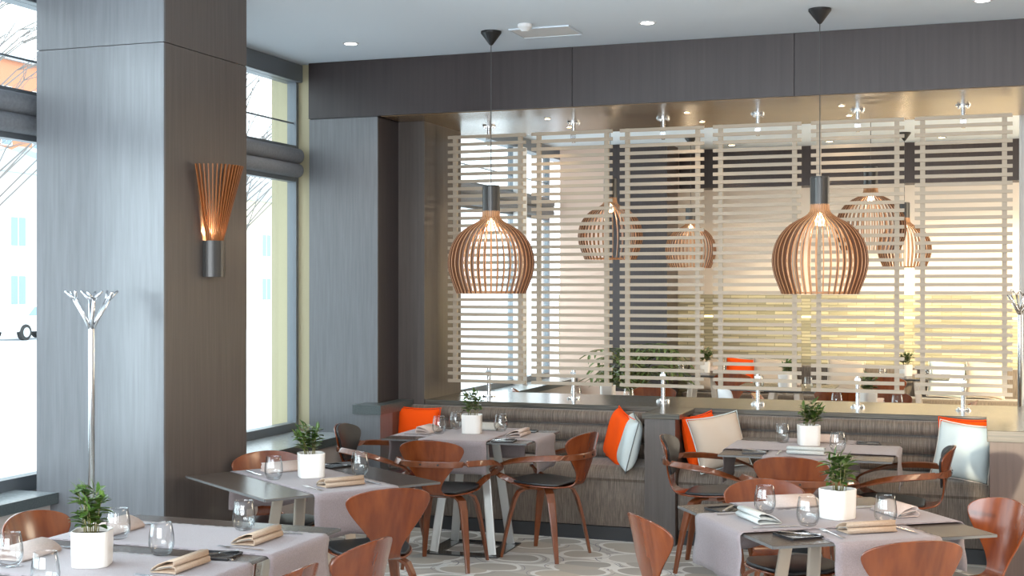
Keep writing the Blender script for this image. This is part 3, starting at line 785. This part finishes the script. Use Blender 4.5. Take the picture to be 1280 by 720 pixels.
ZB = ZT[0] + .0004; ZH = ZT[1] + .0004
setting(E_, 124, ZB, 'front side', T5, 'napkin_tan', 'nkfpbl')
setting(E_, 34, ZH, 'left side', T5, 'napkin_grey', 'nkfpbl')
setting(E_, 304, ZB, 'far side', T5, 'napkin_pink', 'nf')
setting(E_, 214, ZH, 'right side', T5, 'napkin_pink', 'nk')
for x, y, l in ((-.853, 5.588, 'left of the plant'), (-.646, 5.346, 'in front, left of the plant'), (-.358, 5.486, 'right of the plant')):
    glass(x, y, ZH + .0005, 'water glass %s on the near right table' % l)
D_ = (-.935, 7.98); T4 = 'right banquette table'
setting(D_, 90, ZB, 'front side', T4, 'napkin_grey', 'nkfpbl')
setting(D_, 270, ZB, 'banquette side', T4, 'napkin_pink', 'nfpbl')
for x, y, l in ((-1.138, 8.145, 'left of the plant'), (-.773, 7.779, 'right of the plant')): glass(x, y, ZH + .0005, 'water glass %s on the right banquette table' % l)
C3 = (-3.10, 7.995); T3 = 'left banquette table'
setting(C3, 0, ZB, 'left side', T3, 'napkin_pink', 'nkf')
setting(C3, 180, ZB, 'right side', T3, 'napkin_pink', 'npbl')
setting((-3.10, 7.91), 272, ZH, 'banquette side', T3, 'napkin_grey', 'npbl')
for x, y, l in ((-3.293, 7.893, 'front left'), (-3.299, 8.196, 'back left'), (-2.966, 8.155, 'right of the plant')): glass(x, y, ZH + .0005, 'water glass %s on the left banquette table' % l)
B_ = (-3.15, 5.89); T2 = 'table beside the near pillar'
setting(B_, 145, ZB, 'front side', T2, 'napkin_tan', 'nkf')
setting(B_, 325, ZB, 'far side', T2, 'napkin_pink', 'nkfpbl')
for x, y, l in ((-3.297, 5.778, 'left of the plant'), (-2.969, 6.072, 'right of the plant')): glass(x, y, ZB + .0005, 'water glass %s on the table beside the near pillar' % l)
T1 = 'nearest left table'
setting((-2.87, 4.365), 180, ZB, 'far right side', T1, 'napkin_tan', 'nkfpbl')
setting((-2.87, 3.86), 180, ZB, 'near right side', T1, 'napkin_tan', 'nkf')
setting((-2.87, 4.365), 0, ZB, 'far left side', T1, 'napkin_pink', 'nkf')
setting((-2.87, 3.86), 0, ZB, 'near left side', T1, 'napkin_pink', 'nkf')
for x, y, l in ((-3.077, 4.224, 'just behind the plant'), (-2.746, 4.02, 'in the middle, right of the plant'), (-3.12, 3.68, 'at the left edge of the picture'), (-2.723, 4.54, 'at the far end'), (-2.79, 3.455, 'cut by the bottom edge')):
    glass(x, y, ZB + .0005, 'water glass %s on the nearest left table' % l)

# ------------------------------------------------------------------ potted plants
def leaf(mb, base, d, up, L, W):
    d = d.normalized(); s = d.cross(up).normalized(); n = s.cross(d)
    rows = []
    for u, w in ((0, .05), (.18, .55), (.42, 1), (.68, .8), (.88, .38), (1, .02)):
        c = base + d * L * u - n * L * .22 * u * u
        rows.append([tuple(c - s * W * w / 2 + n * W * w * .18), tuple(c), tuple(c + s * W * w / 2 + n * W * w * .18)])
    mb.grid(rows)
def make_plant(seed, hgt=.155, spread=.085, nst=12, k=7):
    rnd = random.Random(seed)
    root = bpy.data.objects.new('potted_plant', None); COL.objects.link(root)
    # rounded square pot
    def ring(h, z, r=.034):
        pts = []
        for q, (sx, sy) in enumerate(((1, 1), (-1, 1), (-1, -1), (1, -1))):
            for j in range(6):
                a = q * PI / 2 + PI / 2 * j / 5; pts.append((sx * (h - r) + r * math.cos(a), sy * (h - r) + r * math.sin(a), z))
        return pts
    rings = [ring(.060, .0), ring(.0615, .004), ring(.064, .118), ring(.0635, .121), ring(.060, .121), ring(.059, .118), ring(.058, .100)]
    mb = MB(); n = 24
    for i in range(len(rings) - 1): mb.add(rings[i] + rings[i + 1], [(j, (j + 1) % n, n + (j + 1) % n, n + j) for j in range(n)])
    mb.add(rings[0], [tuple(range(n))])
    mb.build('pot', 'pot', root, smooth=False, bevel=0)
    MB().add(ring(.0585, .104), [tuple(range(n))]).build('soil', 'soil', root)
    st = MB(); lf = MB()
    for i in range(nst):
        a = rnd.uniform(0, 2 * PI); r0 = rnd.uniform(.005, .040); r1 = rnd.uniform(.2, 1) * spread; h = hgt * rnd.uniform(.5, .95) * (1 - .25 * r1 / spread)
        p0 = Vector((math.cos(a) * r0, math.sin(a) * r0, .10)); p2 = Vector((math.cos(a) * r1, math.sin(a) * r1, .115 + h)); p1 = (p0 + p2) / 2 + Vector((0, 0, .02))
        pts = [p0 * (1 - t) ** 2 + p1 * 2 * t * (1 - t) + p2 * t * t for t in (0, .33, .66, 1)]
        st.tube(pts, [.0020, .0018, .0014, .001], 5)
        for j in range(k):
            t = .15 + .85 * (j + 1) / k; b = p0 * (1 - t) ** 2 + p1 * 2 * t * (1 - t) + p2 * t * t
            aa = a + j * 2.4 + rnd.uniform(-.4, .4)
            d = Vector((math.cos(aa), math.sin(aa), rnd.uniform(.0, .8)))
            leaf(lf, b, d, Vector((0, 0, 1)), rnd.uniform(.044, .064), rnd.uniform(.026, .036))
        leaf(lf, p2, Vector((math.cos(a) * .4, math.sin(a) * .4, 1)), Vector((.3, .2, .5)), .045, .017)
    st.build('stems', 'stem', root, smooth=True); lf.build('foliage', 'leaf', root, smooth=True)
    return root
pl1 = make_plant(3, .175, .085, 13, 7); pl2 = make_plant(11, .165, .080, 12, 7); pl3 = make_plant(21, .18, .045, 9, 7)
GP = 'green plants in white pots'
def put(o, x, y, z, deg, label): o.location = (x, y, z); o.rotation_euler.z = math.radians(deg); tag(o, label, 'potted plant', GP)
put(pl1, -2.874, 3.80, ZB + .0002, 22, 'leafy green plant in a cream pot on the nearest left table')
put(pl2, -3.168, 5.926, ZB + .0002, 40, 'green plant in a white pot on the table beside the near pillar')
put(pl3, -3.11, 8.004, ZH + .0002, 12, 'slim green plant in a white pot on the left banquette table')
dup(pl1, (-.554, 5.573, ZH + .0002), math.radians(150), 'spreading green plant in a white pot on the near right table', GP)
dup(pl2, (-.972, 8.078, ZH + .0002), math.radians(200), 'green plant in a white pot on the right banquette table', GP)
for (x, y, _), l in zip(BT, ('on the back room table behind the second screen', 'on the back room table behind the fifth screen', 'on the middle back room table', 'on the farthest right back room table', 'on the farthest left back room table')):
    dup(pl2, (x, y, .7415), x, 'small potted plant ' + l, GP)
for i, ((x, y, _), l) in enumerate(zip(BT, ('second screen', 'fifth screen', 'fourth screen', 'sixth screen', 'palm'))):
    for j, (dx, dy, s) in enumerate(((-.22, -.2, 'left'), (.24, -.22, 'right'))):
        glass(x + dx, y + dy, .7415, '%s water glass on the back room table behind the %s' % (s, l) if l != 'palm' else '%s water glass on the far table by the palm' % s)
    napkin(x, y + .28, 270, .7415, 'napkin_pink', 'folded napkin on the back room table %s' % ('behind the ' + l if l != 'palm' else 'by the palm'))

# ------------------------------------------------------------------ cushions
def cushion(loc, rot, size, mat, pip, label, group='scatter cushions on the banquettes', th=.13):
    root = thing('cushion', label, 'cushion', loc, 0, group); root.rotation_euler = rot
    n = 16
    def pt(u, v, s):
        pu = u * (1 - .10 * (1 - abs(v)) ** 1.0 * 0) ; k = 1 - .07 * (1 - u * u) * abs(v) ** 6 - .0
        k2 = 1 - .07 * (1 - v * v) * abs(u) ** 6
        h = (max(0, 1 - u ** 4) * max(0, 1 - v ** 4)) ** .55
        return (u * size / 2 * k2, s * th / 2 * h + .004 * math.sin(5 * u + 3 * v) * h, v * size / 2 * k)
    mb = MB()
    for s in (-1, 1): mb.grid([[pt(-1 + 2 * i / n, -1 + 2 * j / n, s) for i in range(n + 1)] for j in range(n + 1)])
    mb.build('cover', mat, root, smooth=True, subs=1)
    edge = [pt(-1 + 2 * i / n, -1, 1) for i in range(n)] + [pt(1, -1 + 2 * i / n, 1) for i in range(n)] + [pt(1 - 2 * i / n, 1, 1) for i in range(n)] + [pt(-1, 1 - 2 * i / n, 1) for i in range(n + 1)]
    MB().tube(edge, .0035, 6).build('piping', pip, root, smooth=True)
    return root
R = math.radians
cushion((-3.84, 8.80, .668), (R(-12), R(2), R(14)), .32, 'orange', 'orange', 'orange cushion in the left corner of the left banquette')
cushion((-2.335, 8.80, .665), (R(-14), R(10), R(-58)), .36, 'orange', 'orange', 'orange cushion leaning at the right end of the left banquette')
cushion((-2.235, 8.69, .650), (R(-14), R(6), R(-70)), .36, 'cushion_blue', 'piping', 'pale blue cushion leaning on the grey divider')
cushion((-1.765, 8.80, .665), (R(-10), R(-4), R(68)), .36, 'orange', 'orange', 'red-orange cushion right of the grey divider')
cushion((-1.63, 8.70, .672), (R(-20), R(-8), R(36)), .37, 'cushion_beige', 'cushion_blue', 'beige cushion at the left end of the right banquette')
cushion((-.095, 8.86, .690), (R(-10), R(0), R(-16)), .35, 'orange', 'orange', 'orange cushion behind the white one at the right end')
cushion((-.10, 8.72, .668), (R(-18), R(4), R(-20)), .37, 'cushion_blue', 'piping_pale', 'white cushion at the right end of the right banquette')
# back room banquette and cushions
bb = thing('back_banquette', 'long brown banquette along the stone back wall', 'sofa', (0, 15.25, 0))
box(-3.3, 3.2, 0, .35, 0, .46).build('seat', 'fabric', bb, bevel=.02)
box(-3.3, 3.2, .36, .60, 0, .78).build('backrest', 'fabric', bb, bevel=.02)
GB = 'cushions on the back room banquette'
for x, m_, l in ((-3.05, 'cushion_beige', 'beige cushion on the back banquette, nearest the palm'), (-2.62, 'orange', 'orange cushion on the back banquette, behind the third screen'), (-2.3, 'cushion_beige', 'beige cushion on the back banquette, behind the fourth screen'),
                 (-1.45, 'cushion_beige', 'beige cushion on the back banquette, behind the fifth screen'), (-.35, 'cushion_blue', 'white cushion on the back banquette, behind the sixth screen'), (.05, 'cushion_beige', 'sand cushion on the back banquette, at the far right')):
    cushion((x, 15.46, .665), (R(-18), R(5), R(8)), .42, m_, 'piping_pale', l, GB)
# palm in the back room
palm = thing('potted_palm', 'tall green palm in a dark pot, seen between second and third screens', 'potted plant', (-3.45, 13.5, 0))
MB().lathe([(.15, 0), (.19, .38), (.18, .385), (.17, .36), (0, .36)], 24).build('pot', 'darkplinth', palm)
st = MB(); lf = MB(); rnd = random.Random(5)
for i in range(34):
    a = rnd.uniform(0, 2 * PI); L_ = rnd.uniform(.45, .8); H_ = rnd.uniform(.5, .95)
    p0 = Vector((0, 0, .36)); p1 = Vector((math.cos(a) * .08, math.sin(a) * .08, .36 + H_)); p2 = Vector((math.cos(a) * L_ * .7, math.sin(a) * L_ * .7, .36 + H_ * .75))
    pts = [p0 * (1 - t) ** 2 + p1 * 2 * t * (1 - t) + p2 * t * t for t in [k / 10 for k in range(11)]]
    st.tube(pts, .005, 5)
    for k in range(3, 11):
        tg = (pts[k] - pts[k - 1]).normalized(); sd = tg.cross(Vector((0, 0, 1))).normalized()
        for s in (-1, 1): leaf(lf, pts[k], sd * s + tg * .7 + Vector((0, 0, -.15)), Vector((0, 0, 1)), .19, .034)
st.build('stems', 'stem', palm); lf.build('fronds', 'fern', palm)
# white shell chair in the back room
sh = thing('shell_chair', 'white shell chair with splayed wooden legs behind the fourth screen', 'chair', (-1.95, 11.75, 0), R(-70))
rows = [[(w * t_, y + (z - .42) * .1 + (.1 * t_ * t_ if z > .5 else 0), z + (.08 * t_ * t_ if z < .5 else 0)) for t_ in [k / 5 - 1 for k in range(11)]] for y, z, w in ((.24, .43, .2), (.1, .42, .24), (-.1, .42, .24), (-.2, .46, .23), (-.25, .58, .22), (-.28, .7, .2), (-.3, .80, .14))]
MB().grid(rows).build('seat_shell', 'shellwhite', sh, smooth=True, solid=.008, subs=1)
for sx in (-1, 1):
    for sy in (-1, 1): MB().tube([(sx * .1, sy * .1, .41), (sx * .23, sy * .22, 0)], [.014, .009], 8).build('leg', 'birch', sh)

# ------------------------------------------------------------------ outside
struct('ground', box(-100, -5.0, -30, 140, -.6, -.5), 'snow')
def building(name, label, x0, x1, y0, y1, h, mat, cols, rows, roofh=2.5, mirror=None):
    root = thing(name, label, 'building', (x1, (y0 + y1) / 2, -.5))
    w = (y1 - y0) / 2; d = x1 - x0
    box(-d, 0, -w, w, 0, h).build('wall', mat, root)
    MB().add([(-d - .3, -w - .3, h), (.4, -w - .3, h), (.4, w + .3, h), (-d - .3, w + .3, h), (-d / 2, -w - .3, h + roofh), (-d / 2, w + .3, h + roofh)],
             [(0, 1, 4), (3, 5, 2), (1, 2, 5, 4), (0, 4, 5, 3), (0, 3, 2, 1)]).build('roof', 'roofgrey', root)
    for i in range(cols):
        for j in range(rows):
            yc = -w + (i + .5) * 2 * w / cols; zc = 1.0 + j * 3.1 + 1.0
            if zc + .8 > h: continue
            f = box(.0, .06, yc - .65, yc + .65, zc - .85, zc + .85).build('window', 'fac_white', root)
            mb = MB(); mb.box(.061, .08, yc - .55, yc - .05, zc - .75, zc + .75); mb.box(.061, .08, yc + .05, yc + .55, zc - .75, zc + .75)
            mb.build('pane', 'farwin', f)
building('town_house', 'pale yellow rendered house across the street, seen right of the near pillar', -62, -48, 66, 100, 8.2, 'fac_yellow', 9, 3)
building('town_house', 'white rendered house outside the left window', -62, -48, 36, 63, 8.2, 'fac_white', 7, 3)
building('brick_house', 'tall red brick house glimpsed in the top left window', -90, -74, 70, 100, 20.5, 'fac_brick', 8, 6)
def tree(x, y, h, label, seed):
    rnd = random.Random(seed); root = thing('bare_tree', label, 'tree', (x, y, -.5), 0, 'bare winter trees outside')
    MB().tube([(0, 0, 0), (.05, 0, h * .4), (-.05, .1, h * .8), (0, 0, h)], [.16, .12, .06, .02], 8).build('trunk', 'bark', root, smooth=True)
    mb = MB()
    for i in range(60):
        z = h * rnd.uniform(.3, .95); a = rnd.uniform(0, 2 * PI); L_ = (h - z) * .5 + .6; c, s = math.cos(a), math.sin(a)
        p1 = Vector((c * L_ * .5, s * L_ * .5, z + L_ * .45)); p2 = Vector((c * L_, s * L_, z + L_ * .7))
        mb.tube([(0, 0, z), p1, p2], [.04, .022, .008], 5)
        for q in range(4):
            b = a + rnd.uniform(-1, 1); e = p1 + Vector((math.cos(b), math.sin(b), rnd.uniform(.2, .8))) * L_ * .5
            mb.tube([p1, e], [.014, .005], 4)
    mb.build('branches', 'bark', root)
tree(-34, 38.5, 14.5, 'bare tree seen in the upper left window', 2)
tree(-36, 60, 15.0, 'bare tree seen in the upper window right of the pillar', 4)
car = thing('parked_car', 'white parked car faintly seen through the left window', 'car', (-37.5, 45.5, -.5), R(90))
body = [(-2.1, .35), (-2.15, .7), (-1.9, .9), (-1.3, .98), (-.8, 1.42), (.7, 1.45), (1.3, 1.0), (2.0, .85), (2.15, .6), (2.1, .35)]
MB().add([(x, -.82, z) for x, z in body] + [(x, .82, z) for x, z in body], [(i, (i + 1) % 10, 10 + (i + 1) % 10, 10 + i) for i in range(10)] + [tuple(range(10)), tuple(range(19, 9, -1))]).build('body', 'carpaint', car, bevel=.06)
wg = [(-1.15, 1.0), (-.75, 1.36), (.62, 1.38), (1.1, 1.02)]
MB().add([(x, s * .83, z) for s in (-1, 1) for x, z in wg], [(0, 1, 2, 3), (7, 6, 5, 4)]).build('side_windows', 'farwin', car)
for x in (-1.3, 1.35):
    for s in (-1, 1):
        w_ = MB().lathe([(.33, -.1), (.33, .1)], 24).xform(Matrix.Translation((x, s * .76, .33)) @ Matrix.Rotation(PI / 2, 4, 'X')).build('wheel', 'rubber', car)
        MB().lathe([(.2, -.012), (.2, .012)], 20).xform(Matrix.Translation((x, s * .872, .33)) @ Matrix.Rotation(PI / 2, 4, 'X')).build('hubcap', 'steel', w_)

# ------------------------------------------------------------------ world and lights
w = bpy.data.worlds.new('winter_sky'); scn.world = w; w.use_nodes = True
bg = w.node_tree.nodes['Background']; bg.inputs['Color'].default_value = (.86, .94, 1, 1); bg.inputs['Strength'].default_value = 2.1
def area(name, loc, rot, sx, sy, e, col):
    l = bpy.data.lights.new(name, 'AREA'); l.shape = 'RECTANGLE'; l.size = sx; l.size_y = sy; l.energy = e; l.color = col
    o = bpy.data.objects.new(name, l); COL.objects.link(o); o.location = loc; o.rotation_euler = rot; return o
# daylight lamps for assumed rear windows (behind the camera), and the long window wall left of it
area('rear_window_daylight', (-.75, -3.45, 1.9), (R(90), 0, 0), 6.8, 2.3, 270, (.92, .96, 1))
area('side_window_daylight', (XW - .35, .6, 1.95), (R(90), 0, R(-90)), 7.6, 2.5, 290, (.82, .92, 1))
area('back_room_window_daylight', (3.5, 12.8, 1.7), (R(90), 0, R(90)), 3.6, 1.9, 170, (1, .84, .62))  # warm area lamp added before the right wall, for an assumed window there
area('back_left_window_daylight', (XW - .35, 12.2, 1.7), (R(90), 0, R(-90)), 4.6, 2.2, 60, (.9, .96, 1))
area('warm_ceiling_lamp', (1.9, 5.2, 3.28), (0, 0, 0), 1.2, 2.4, 75, (1, .72, .45))  # added overhead fill without a fixture, warms the right of the room
sun = bpy.data.lights.new('winter_sun', 'SUN'); sun.energy = .7; sun.angle = R(2); sun.color = (1, .95, .86)
so = bpy.data.objects.new('winter_sun', sun); COL.objects.link(so); so.rotation_euler = (R(35), R(55), 0)

def beam(name, loc, to, e, col, size, blend=.3, soft=.05):
    l = bpy.data.lights.new(name, 'SPOT'); l.energy = e; l.color = col; l.spot_size = R(size); l.spot_blend = blend; l.shadow_soft_size = soft
    o = bpy.data.objects.new(name, l); COL.objects.link(o); o.location = loc
    o.rotation_euler = (Vector(to) - Vector(loc)).to_track_quat('-Z', 'Y').to_euler()
beam('low_sun_beam', (.0, -3.0, 1.02), (.30, 8.15, .68), 2200, (1, .85, .62), 5, .4, .06)  # spot lamp added indoors for an assumed low sun, casts the chair shadow
beam('back_room_sun', (3.3, 11.2, 2.0), (.2, 15.9, 1.1), 1500, (1, .82, .50), 30, .5, .05)  # spot lamp added inside the back room, assumed sun on the stone wall
beam('back_room_sun', (3.3, 12.6, 2.0), (-1.6, 15.9, 1.5), 900, (1, .82, .50), 14, .5, .05)  # second, narrower added spot for the same assumed sunlight
# ------------------------------------------------------------------ camera
cam = bpy.data.cameras.new('camera'); co = bpy.data.objects.new('camera', cam); COL.objects.link(co)
cam.sensor_width = 36; cam.lens = FP / 1280 * 36; cam.shift_y = -2 / 1280
co.location = (0, 0, 1.70); co.rotation_euler = (R(90), 0, YAW); cam.clip_start = .05; cam.clip_end = 300
scn.camera = co
vs_ = scn.view_settings; vs_.view_transform = 'Standard'; vs_.look = 'None'; vs_.exposure = 0.8; vs_.gamma = 1; vs_.use_curve_mapping = False
